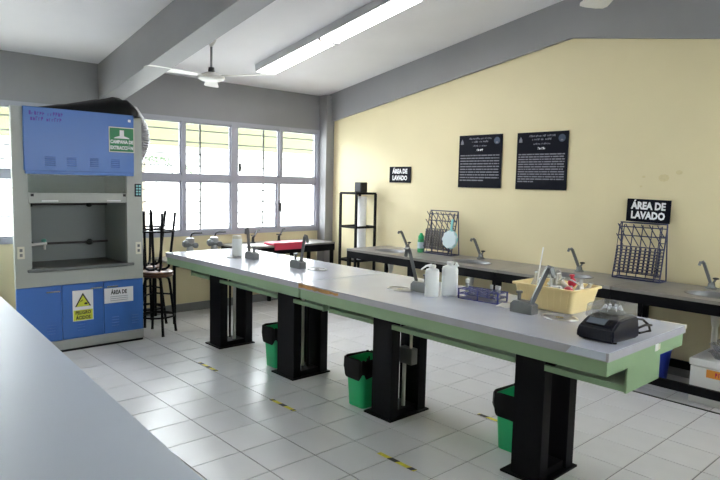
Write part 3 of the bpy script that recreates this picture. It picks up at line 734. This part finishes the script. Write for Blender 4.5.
def ceiling_fan(label, x, y, zh, a0, R=0.68):
    t = thing('ceiling_fan', label, 'ceiling fan', (x, y, zh), 0, 'white ceiling fans')
    MB().cyl((0, 0, 0.08), (0, 0, cz(x)-zh-0.01), 0.012).build('down_rod', 'steelgrey', t, True)
    MB().lathe([(0.012, cz(x)-zh-0.09), (0.05, cz(x)-zh-0.03), (0.055, cz(x)-zh)], n=16).build('canopy', 'fanwhite', t, True)
    MB().lathe([(0.03, 0.10), (0.035, 0.06), (0.02, 0.05)], n=14).build('coupling', 'blackp', t, True)
    MB().lathe([(0.02, -0.040), (0.10, -0.038), (0.135, -0.02), (0.14, 0.0), (0.12, 0.025), (0.06, 0.045), (0.02, 0.05)], n=28).build('motor', 'fanwhite', t, True)
    for k in range(3):
        a = a0 + 2*PI*k/3
        Rm = Matrix.Rotation(a, 4, 'Z') @ Matrix.Rotation(math.radians(6), 4, 'X')
        mb = MB()
        poly = [(0.13, -0.045), (0.20, -0.055), (R-0.06, -0.082), (R-0.015, -0.07), (R, -0.03), (R, 0.03), (R-0.015, 0.07), (R-0.06, 0.082), (0.20, 0.055), (0.13, 0.045)]
        mb.prism(poly, 'z', 0.006, 0.012)
        bmesh.ops.transform(mb.bm, matrix=Rm, verts=mb.bm.verts[:])
        b = mb.build('blade', 'fanwhite', t)
        m2 = MB().box(0.09, 0.20, -0.016, 0.016, 0.012, 0.017); bmesh.ops.transform(m2.bm, matrix=Rm, verts=m2.bm.verts[:]); m2.build('bracket', 'steelgrey', b)
    return t
ceiling_fan('white ceiling fan hanging by the fluorescent lamp', -1.72, 1.60, 2.755, math.radians(151.6), 0.72)
ceiling_fan('white ceiling fan with only a blade tip showing at the top edge', 2.72, 1.53, 2.775, math.radians(134))

# ------------------------------------------------------------------ sink counter along cream wall
CZ = 0.85
def counter(label, x0, x1, sink, drain=True):
    t = thing('sink_counter', label, 'counter', ((x0+x1)/2, 3.85, 0), 0, 'steel sink counters along the cream wall')
    cx = (x0+x1)/2; hw = (x1-x0)/2-0.003
    def b(name, m, xa, xb, ya, yb, za, zb, par=t): return MB().box(xa-cx, xb-cx, ya-3.85, yb-3.85, za, zb).build(name, m, par)
    y0, y1 = 3.46, 4.185
    a, c = x0+0.003, x1-0.003
    # top with oval cut-out
    bm = bmesh.new(); n = 32
    sx, sy, scx, scy = 0.23, 0.155, sink-cx, 3.745-3.85
    inner_ = [bm.verts.new((scx+sx*math.cos(2*PI*k/n), scy+sy*math.sin(2*PI*k/n), CZ)) for k in range(n)]
    outer_ = []
    for k in range(n):
        dx, dy = math.cos(2*PI*k/n), math.sin(2*PI*k/n)
        ts = []
        if dx > 1e-9: ts.append((hw-scx)/dx)
        if dx < -1e-9: ts.append((-hw-scx)/dx)
        if dy > 1e-9: ts.append((y1-3.85-scy)/dy)
        if dy < -1e-9: ts.append((y0-3.85-scy)/dy)
        q = min(ts); outer_.append(bm.verts.new((scx+dx*q, scy+dy*q, CZ)))
    for k in range(n): bm.faces.new((inner_[k], inner_[(k+1) % n], outer_[(k+1) % n], outer_[k]))
    corners = [(hw, y1-3.85), (-hw, y1-3.85), (-hw, y0-3.85), (hw, y0-3.85)]
    for (px, py) in corners:
        # fill corner triangles
        best = None
        for k in range(n):
            A, B = outer_[k].co, outer_[(k+1) % n].co
            if (abs(A.x-px) < 1e-6 or abs(A.y-py) < 1e-6) and (abs(B.x-px) < 1e-6 or abs(B.y-py) < 1e-6) and abs(A.x-B.x) > 1e-6 and abs(A.y-B.y) > 1e-6: best = k
        if best is not None: bm.faces.new((outer_[best], outer_[(best+1) % n], bm.verts.new((px, py, CZ))))
    me = bpy.data.meshes.new('worktop')
    ex = bmesh.ops.extrude_face_region(bm, geom=bm.faces[:])
    bmesh.ops.translate(bm, verts=[v for v in ex['geom'] if isinstance(v, bmesh.types.BMVert)], vec=(0, 0, -0.028))
    bmesh.ops.recalc_face_normals(bm, faces=bm.faces[:]); bm.to_mesh(me); bm.free(); me.materials.append(K['worktop'])
    o = bpy.data.objects.new('worktop', me); C.objects.link(o); o.parent = t
    bs = MB(); bs.lathe([(0.10, -0.130), (0.75, -0.120), (0.90, -0.10), (0.96, -0.004), (1.0, 0.005), (1.07, 0.004), (1.07, 0.001), (0.985, 0.0), (0.93, -0.10), (0.78, -0.132), (0.10, -0.14)], (scx, scy, CZ), 32, sx, sy)
    bo = bs.build('basin', 'basin', t, True)
    MB().cyl((scx, scy, CZ-0.129), (scx, scy, CZ-0.126), 0.03, n=16).build('drain', 'chrome', bo)
    if drain:
        tr = MB().cyl((scx, scy, CZ-0.14), (scx, scy, 0.60), 0.042, 0.026, 12).cyl((scx, scy, 0.60), (scx, scy, 0.40), 0.022, n=12).build('drain_pipe', 'pvc', t, True)
        MB().tube([(scx, scy, 0.40), (scx+0.03, scy+0.04, 0.36), (scx+0.06, scy+0.14, 0.40), (scx+0.06, scy+0.30, 0.42)], 0.02, 10).build('trap', 'pvc', tr, True)
    b('front_rail', 'black', a, c, y0+0.004, y0+0.035, 0.735, CZ-0.028); b('back_rail', 'black', a, c, y1-0.035, y1-0.004, 0.735, CZ-0.028)
    b('side_rail', 'black', a, a+0.03, y0+0.035, y1-0.035, 0.76, CZ-0.028); b('side_rail', 'black', c-0.03, c, y0+0.035, y1-0.035, 0.76, CZ-0.028)
    for xx in (a+0.002, c-0.042):
        for yy in (y0+0.006, y1-0.044): b('leg', 'black', xx, xx+0.04, yy, yy+0.038, 0.0, 0.735)
    b('lower_rail', 'black', a+0.042, c-0.042, y0+0.01, y0+0.04, 0.085, 0.155); b('lower_rail', 'black', a+0.042, c-0.042, y1-0.04, y1-0.01, 0.085, 0.155)
    return t
counter('steel-topped sink counter at the far end, beside the black rack', -1.64, -0.53, -1.12)
counter('steel-topped sink counter under the first wire rack and green bottle', -0.53, 0.64, 0.12)
counter('steel-topped sink counter behind the yellow tub', 0.64, 1.81, 1.26)
counter('steel-topped sink counter at the right edge, above the white box', 1.81, 3.02, 2.55)
def wall_tap(label, x, y=4.07, s=-1):
    t = thing('wall_tap', label, 'tap', (x, y, CZ+0.0005), 0, 'slanted taps on the sink counters')
    MB().lathe([(0.045, 0), (0.045, 0.012), (0.03, 0.02), (0.026, 0.05), (0.015, 0.055)], n=16).build('base', 'steelgrey', t, True)
    sp = MB().sqtube([(0, 0, 0.03), (-0.050, -0.06, 0.215), (-0.056, -0.07, 0.228), (-0.070, -0.09, 0.226), (-0.074, -0.10, 0.20)], 0.022).build('spout', 'steelgrey', t)
    v = MB().cyl((0.01, 0.0, 0.05), (0.03, 0.0, 0.085), 0.009).build('valve', 'steelgrey', t, True)
    MB().lathe([(0.006, 0), (0.024, 0.004), (0.024, 0.014), (0.008, 0.018)], (0.03, 0, 0.082), 12).build('knob', 'blackp', v, True)
    return t
wall_tap('grey wall-side tap at the far sink, left of the green bottle', -1.15)
wall_tap('grey wall-side tap right of the first wire rack', 0.00)
wall_tap('grey wall-side tap behind the yellow tub', 1.20)
wall_tap('grey wall-side tap at the right edge of the picture', 2.40)

def drying_rack(label, x, y, w=0.43, h=0.52):
    t = thing('drying_rack', label, 'drying rack', (x, y, CZ+0.001), 0, 'wire draining racks on the sink counters')
    f = MB(); r = 0.0065
    lean = 0.07
    for sx in (-1, 1):
        f.tube([(sx*w/2, -0.10, 0.006), (sx*w/2, 0.0, h*0.96), (sx*(w/2-0.01), 0.02, h), (sx*w/2, 0.045, 0.006)], r, 6)
        f.cyl((sx*w/2, -0.10, 0.006), (sx*w/2, 0.045, 0.006), r, n=6)
    f.cyl((-w/2, -0.10, 0.006), (w/2, -0.10, 0.006), r, n=6).cyl((-w/2, 0.045, 0.006), (w/2, 0.045, 0.006), r, n=6).cyl((-w/2, 0.01, h), (w/2, 0.01, h), r, n=6)
    f.build('frame', 'rackblue', t)
    def fy(z): return -0.10 + 0.10*z/(h*0.96)
    for z in (0.06, 0.30, 0.40, 0.48): MB().cyl((-w/2, fy(z), z), (w/2, fy(z), z), 0.005, n=6).build('cross_wire', 'rackblue', t)
    for k in range(5):
        xx = -w/2 + w*(k+0.5)/5
        MB().cyl((xx, fy(0.02), 0.02), (xx, fy(0.50), 0.50), 0.0045, n=6).build('upright_wire', 'rackblue', t)
    for k in range(8):
        z = 0.072 + k*0.028; mb = MB()
        mb.cyl((-w/2, fy(z), z), (w/2, fy(z), z), 0.0045, n=5)
        for q in range(10):
            xx = -w/2 + w*(q+0.5)/10
            mb.cyl((xx-0.014, fy(z), z-0.004), (xx+0.012, fy(z)-0.055, z+0.024), 0.0092, n=6)
        mb.build('peg_row', 'rackblue', t)
    for k, z in enumerate((0.33, 0.425)):
        mb = MB()
        for q in range(6):
            xx = -w/2 + w*(q+0.5)/6
            mb.cyl((xx+0.02, fy(z)-0.005, z-0.02), (xx-0.022, fy(z)-0.06, z+0.085), 0.0048, n=5)
        mb.build('peg_row', 'rackblue', t)
    mb = MB()
    for q in range(7):
        z = 0.05+q*0.06; mb.cyl((w/2-0.055, fy(z)-0.004, z), (w/2, fy(z)-0.004, z), 0.004, n=5)
    mb.cyl((w/2-0.055, fy(0.0), 0.006), (w/2-0.055, fy(h*0.95), h*0.95), 0.0045, n=6)
    mb.build('side_ladder', 'rackblue', t)
    return t
drying_rack('navy wire draining rack beside the green bottle, with a brush hanging on it', -0.56, 4.06)
drying_rack('navy wire draining rack under the tilted sign at the right', 1.79, 4.09)

t = thing('soap_bottle', 'green-capped bottle of green liquid beside the first wire rack', 'bottle', (-0.84, 3.98, CZ+0.0005))
MB().lathe([(0.035, 0), (0.042, 0.006), (0.042, 0.145), (0.035, 0.165), (0.016, 0.18), (0.016, 0.19)], n=18).build('body', 'soap', t, True)
MB().lathe([(0.0425, 0.05), (0.0432, 0.052), (0.0432, 0.125), (0.0425, 0.127)], n=18).build('label_band', 'brushwhite', t, True)
MB().lathe([(0.036, 0.166), (0.036, 0.200), (0.022, 0.215), (0.016, 0.235), (0.008, 0.238)], n=16).build('cap', 'bingreen', t, True)
t = thing('round_brush', 'pale round scrubbing brush with an aqua handle hanging on the wire rack', 'brush', (-0.35, 3.93, 1.05)); t.rotation_euler = (math.radians(-8), 0, 0)
R90 = Matrix.Rotation(PI/2, 3, 'X')
mb = MB(); loop0 = []; loop1 = []
for k in range(36):
    rr = 0.105 + 0.008*math.cos(k*PI*0.5)*(1 if k % 2 else -1)
    a = 2*PI*k/36
    loop0.append(Vector((rr*math.cos(a), 0.012, rr*math.sin(a)))); loop1.append(Vector((rr*0.96*math.cos(a), -0.012, rr*0.96*math.sin(a))))
mb.loft([loop0, loop1]).build('bristle_disc', 'brushwhite', t)
MB().lathe([(0.105, -0.006), (0.112, 0.0), (0.105, 0.006)], (0, 0.012, 0), 28, R=R90).build('rim', 'teal', t, True)
MB().box(-0.016, 0.016, 0.002, 0.014, 0.09, 0.24, bev=0.005).build('handle', 'teal', t)

# ------------------------------------------------------------------ signs on cream wall
def area_sign(label, x0, x1, z0, z1, y, tilt, size, nx=0.84):
    t = thing('area_sign', label, 'sign', ((x0+x1)/2, y, (z0+z1)/2)); t.rotation_euler = (0, tilt, 0)
    w, h = x1-x0, z1-z0
    MB().box(-w/2, w/2, -0.006, 0.004, -h/2, h/2).build('board', 'signblack', t)
    text('lettering', 'ÁREA DE', size, 'signwhite', t, (0, -0.007, h*0.20), FACE_NY, nx, 0.0042)
    text('lettering', 'LAVADO', size, 'signwhite', t, (0, -0.007, -h*0.22), FACE_NY, nx, 0.0042)
area_sign('small black sign reading ÁREA DE LAVADO on the wall above the far sink', -1.625, -1.24, 1.702, 1.910, 4.19, 0.0, 0.080)
area_sign('black sign reading ÁREA DE LAVADO above the right wire rack', 1.60, 1.995, 1.378, 1.590, 4.16, 0.02, 0.092)
def poster(label, x0, x1, z0, z1, nl, last):
    t = thing('notice_board', label, 'notice', ((x0+x1)/2, 4.19, (z0+z1)/2))
    w, h = x1-x0, z1-z0
    MB().box(-w/2, w/2, -0.006, 0.004, -h/2, h/2).build('board', 'signblack', t)
    for (dz, hh, mm, ws) in ((0.040, 0.022, 'signgrey', (11, 3, 7)), (0.076, 0.021, 'signgrey', (1, 5, 3, 6)), (0.124, 0.018, 'signgrey', (7, 2, 7)), (0.172, 0.024, 'signwhite', (6,))):
        blurred_words('heading', ws, hh, mm, t, (0, -0.0062, h/2-dz), FACE_NY)
    # crest left and round emblem right
    MB().prism([(-w/2+0.025, h/2-0.105), (-w/2+0.065, h/2-0.105), (-w/2+0.062, h/2-0.075), (-w/2+0.045, h/2-0.045), (-w/2+0.028, h/2-0.075)], 'y', -0.0075, -0.006).build('crest', 'signgrey', t)
    MB().lathe([(0.040, 0), (0.040, 0.0015)], (w/2-0.07, -0.006, h/2-0.072), 20, R=Matrix.Rotation(PI/2, 3, 'X')).build('emblem', 'signblue', t)
    MB().prism([(w/2-0.085, h/2-0.098), (w/2-0.055, h/2-0.098), (w/2-0.058, h/2-0.085), (w/2-0.082, h/2-0.085)], 'y', -0.0085, -0.0075).build('emblem_mark', 'signgrey', t)
    ztop = h/2-0.235; zbot = -h/2+0.085
    for k in range(nl):
        z = ztop + (zbot-ztop)*k/(nl-1); x = -w/2+0.025; xe = w/2-0.03 if k < nl-1 else -w/2 + last*w
        mb = MB()
        while x < xe-0.01:
            L = min(random.choice((0.02, 0.035, 0.05, 0.065, 0.08)), xe-x)
            mb.box(x, x+L, -0.0072, -0.006, z-0.0065, z+0.0065); x += L+0.008
        mb.build('text_line', 'signgrey', t)
poster('black notice with grey text nearer the corner, left of the pair', -0.46, 0.145, 1.66, 2.268, 10, 0.60)
poster('black notice with grey text and blue emblem, right of the pair', 0.34, 0.945, 1.655, 2.265, 12, 0.38)

# ------------------------------------------------------------------ corner rack, corner table
t = thing('metal_rack', 'tall open black metal rack in the far corner', 'rack', (-2.01, 3.975, 0))
for sx in (-1, 1):
    for sy in (-1, 1): MB().box(sx*0.16-0.014, sx*0.16+0.014, sy*0.175-0.014, sy*0.175+0.014, 0, 1.545).build('post', 'black', t)
for z in (1.53, 1.075, 0.62, 0.15):
    sf = MB().box(-0.16, 0.16, -0.189, -0.161, z, z+0.03).box(-0.16, 0.16, 0.161, 0.189, z, z+0.03).box(-0.174, -0.146, -0.161, 0.161, z, z+0.03).box(0.146, 0.174, -0.161, 0.161, z, z+0.03).build('shelf_frame', 'black', t)
    if z < 1.0: MB().box(-0.146, 0.146, -0.161, 0.161, z+0.01, z+0.02).build('shelf_board', 'black', sf)
    elif z > 1.4: MB().box(-0.146, 0.146, -0.161, 0.161, z+0.018, z+0.030).build('shelf_board', 'black', sf)
mb = MB().box(-0.066, 0.066, -0.06, 0.06, 0, 0.135, bev=0.01, seg=2)
t = thing('loudspeaker', 'small black box standing on top of the black rack', 'box', (-1.93, 3.95, 1.561)); mb.build('body', 'blackp', t)
MB().box(-0.054, 0.054, -0.065, -0.0601, 0.012, 0.122).build('front_cover', 'navy', t)
o = MB().lathe([(0.060, 0), (0.062, 0.01), (0.062, 0.86), (0.058, 0.865), (0.05, 0.86), (0.05, 0.02)], n=24).build('paper_roll', 'paper', None, True); o.location = (-1.945, 3.99, 0.6405)
tag(o, 'upright white paper roll standing inside the black rack', 'paper roll')

t = thing('side_table', 'dark-framed table with a grey top in the corner under the windows', 'table', (-2.66, 3.13, 0))
tw, td = 0.58, 1.50
MB().box(-tw/2, tw/2, -td/2, td/2, 0.825, 0.85, bev=0.003).build('top', 'worktop', t)
MB().box(tw/2-0.03, tw/2-0.004, -td/2+0.02, td/2-0.004, 0.735, 0.825).build('rail', 'black', t)
MB().box(-tw/2+0.01, -tw/2+0.04, -td/2+0.02, td/2-0.02, 0.735, 0.825).build('rail', 'black', t)
MB().box(-tw/2+0.04, tw/2-0.03, td/2-0.03, td/2-0.004, 0.735, 0.825).build('rail', 'black', t)
MB().box(-tw/2+0.04, tw/2-0.03, -td/2+0.02, -td/2+0.046, 0.735, 0.825).build('rail', 'black', t)
for sx in (-1, 1):
    for yy in (-td/2+0.03, td/2-0.06, 0.0): MB().box(sx*(tw/2-0.025)-0.02, sx*(tw/2-0.025)+0.02, yy, yy+0.04, 0, 0.735).build('leg', 'black', t)
o = thing('red_folder', 'red padded folder lying on the corner table', 'folder', (-2.448, 3.10, 0.8505))
MB().box(-0.13, 0.10, -0.27, 0.25, 0, 0.035, bev=0.01, seg=2).build('cover', 'redcloth', o)
MB().box(0.083, 0.100, -0.25, 0.23, -0.06, 0.02, bev=0.004).build('hanging_flap', 'redcloth', o)
sheet('white_tray_sheet', 'white paper sheets on the left end of the corner table', 'paper', -2.52, 2.62, 0.851, 0.24, 0.36, 0.05, 'paper')
def small_tap(label, x, y, rz):
    t = thing('table_tap', label, 'tap', (x, y, 0.8505), rz, 'small taps on the corner table')
    MB().lathe([(0.035, 0), (0.035, 0.012), (0.02, 0.02), (0.016, 0.08), (0.010, 0.085)], n=14).build('base', 'blackp', t, True)
    sp = MB().sqtube([(0, 0, 0.06), (0.03, 0.05, 0.17), (0.05, 0.075, 0.178)], 0.018).build('spout', 'steelgrey', t)
    MB().box(-0.04, 0.04, -0.008, 0.008, 0.09, 0.104).build('lever', 'blackp', t)
small_tap('small tap at the left end of the corner table', -2.80, 2.80, 0)
small_tap('small slanted tap behind the red folder', -2.80, 3.22, 0.3)

# low desk on the window wall with two silver instruments
t = thing('low_desk', 'low grey desk against the window wall behind the stools', 'desk', (-2.68, 2.02, 0))
MB().box(-0.30, 0.30, -0.55, 0.335, 0.70, 0.725, bev=0.003).build('top', 'worktop', t)
MB().box(0.26, 0.285, -0.53, 0.32, 0.665, 0.70).build('rail', 'black', t)
for sx in (-1, 1):
    for yy in (-0.52, 0.30): MB().box(sx*0.265-0.014, sx*0.265+0.014, yy-0.014, yy+0.014, 0, 0.70).build('leg', 'black', t)
MB().box(0.255, 0.275, 0.18, 0.286, 0.42, 0.44).build('stretcher', 'black', t)
def instrument(label, y, s):
    t = thing('lab_instrument', label, 'instrument', (-2.72, y, 0.7255), 0, 'silver instruments by the window')
    MB().box(-0.07, 0.07, -0.09, 0.09, 0, 0.03, bev=0.006).build('base', 'steelgrey', t)
    MB().lathe([(0.03, 0.03), (0.045, 0.09), (0.035, 0.15), (0.055, 0.18), (0.05, 0.235), (0.02, 0.25)], n=18).build('column', 'duct', t, True)
    MB().lathe([(0.03, -0.07), (0.045, -0.05), (0.045, 0.05), (0.03, 0.07)], (0, -0.02, 0.17), 16, R=R90).build('barrel', 'steelgrey', t, True)
    MB().lathe([(0.02, -0.02), (0.034, -0.012), (0.034, 0.012), (0.02, 0.02)], (0.04, 0.055, 0.15), 14, R=Matrix.Rotation(PI/2, 3, 'Y')).build('knob', 'steelgrey', t, True)
    MB().tube([(0, 0.0, 0.23), (0.01, 0.02, 0.29), (0.015, 0.06, 0.302), (0.02, 0.15, 0.30)], 0.010, 8).build('lever', 'blackp', t, True)
instrument('small silver instrument with a black lever, nearer the stools', 1.85, 1)
instrument('small silver instrument with a black lever, beside the white bottle', 2.18, 1)

# ------------------------------------------------------------------ stools
def stool(label, loc, flip, rz=0.65):
    t = thing('bar_stool', label, 'stool', loc, rz, 'stacked black stools')
    h = 0.66; s = -1 if flip else 1
    def Z(z): return s*z
    MB().lathe([(0.16, Z(h-0.028)), (0.168, Z(h-0.022)), (0.168, Z(h-0.006)), (0.16, Z(h))], n=28).build('seat', 'wood', t, True)
    for k in range(4):
        a = PI/4 + k*PI/2
        def p(r, z): return (r*math.cos(a), r*math.sin(a), Z(z))
        lg = MB().tube([p(0.03, h-0.04), p(0.09, h-0.042), p(0.125, h-0.065), p(0.138, h-0.12), p(0.20, 0.012)], 0.0145, 8).build('leg', 'black', t, True)
        MB().cyl(p(0.203, 0.0), p(0.199, 0.02), 0.016, n=8).build('foot_cap', 'blackp', lg)
    for (r, z) in ((0.182, 0.20),):
        n = 32
        ring = [(r*math.cos(2*PI*k/n), r*math.sin(2*PI*k/n), Z(z)) for k in range(n+1)]
        MB().tube(ring, 0.010, 6).build('foot_ring', 'black', t, True)
    if not flip:
        for z in (0.20, 0.42):
            for k in range(2):
                a = PI/4 + k*PI/2; r = 0.20-0.062*(z-0.012)/(h-0.13)
                MB().cyl((r*math.cos(a), r*math.sin(a), z), (r*math.cos(a+PI/2), r*math.sin(a+PI/2), z), 0.009, n=6).build('crossbar', 'black', t, True)
    return t
stool('black metal stool with a round wooden seat standing beside the fume hood', (-2.13, 1.17, 0), False)
stool('black metal stool turned upside down on top of the other stool', (-2.13, 1.17, 0.6605+0.66), True)

stool('black stool half hidden behind the fume hood corner, standing upright', (-2.60, 1.265, 0), False, 0.2)
stool('black stool half hidden behind the fume hood corner, turned upside down', (-2.60, 1.265, 0.6605+0.66), True, 0.2)
# ------------------------------------------------------------------ things under the sink counters
t = thing('storage_box', 'white lidded box with an orange label on the floor under the right counter', 'box', (2.75, 3.80, 0))
MB().box(-0.30, 0.30, -0.24, 0.22, 0, 0.30, bev=0.008).build('body', 'white', t)
MB().box(-0.31, 0.31, -0.25, 0.23, 0.302, 0.36, bev=0.012, seg=2).build('lid', 'white', t)
lb = MB().box(-0.18, 0.16, -0.243, -0.2405, 0.225, 0.288).build('label_strip', 'orange', t)
blurred_words('lettering', (8,), 0.036, 'redcloth', lb, (-0.03, -0.2432, 0.256), FACE_NY)
for k in range(2):
    o = MB().loft([rrect(0.34, 0.26, 0.03, 0), rrect(0.40, 0.32, 0.03, 0.055), rrect(0.42, 0.34, 0.03, 0.057), rrect(0.38, 0.30, 0.03, 0.057), rrect(0.33, 0.25, 0.03, 0.004)]).build('clear_tray', 'lidclear', None, True)
    o.location = (2.76, 3.77, 0.3605+0.061*k); tag(o, ['clear plastic tray lying on the white box lid', 'clear plastic tray on top of the lower clear tray'][k], 'tray', 'clear trays under the right counter')
t = thing('blue_bucket', 'dark blue bucket under the sink counter behind the near bench end', 'bucket', (2.02, 3.95, 0))
MB().lathe([(0.10, 0), (0.11, 0.006), (0.135, 0.27), (0.142, 0.275), (0.142, 0.285), (0.128, 0.285), (0.10, 0.012)], n=24).build('shell', 'bluebucket', t, True)
MB().tube([(0.14*math.cos(a), 0.03*math.sin(a)-0.0, 0.27+0.06*math.sin(a)) for a in [PI*k/12 for k in range(13)]], 0.004, 6).build('handle', 'steelgrey', t, True)
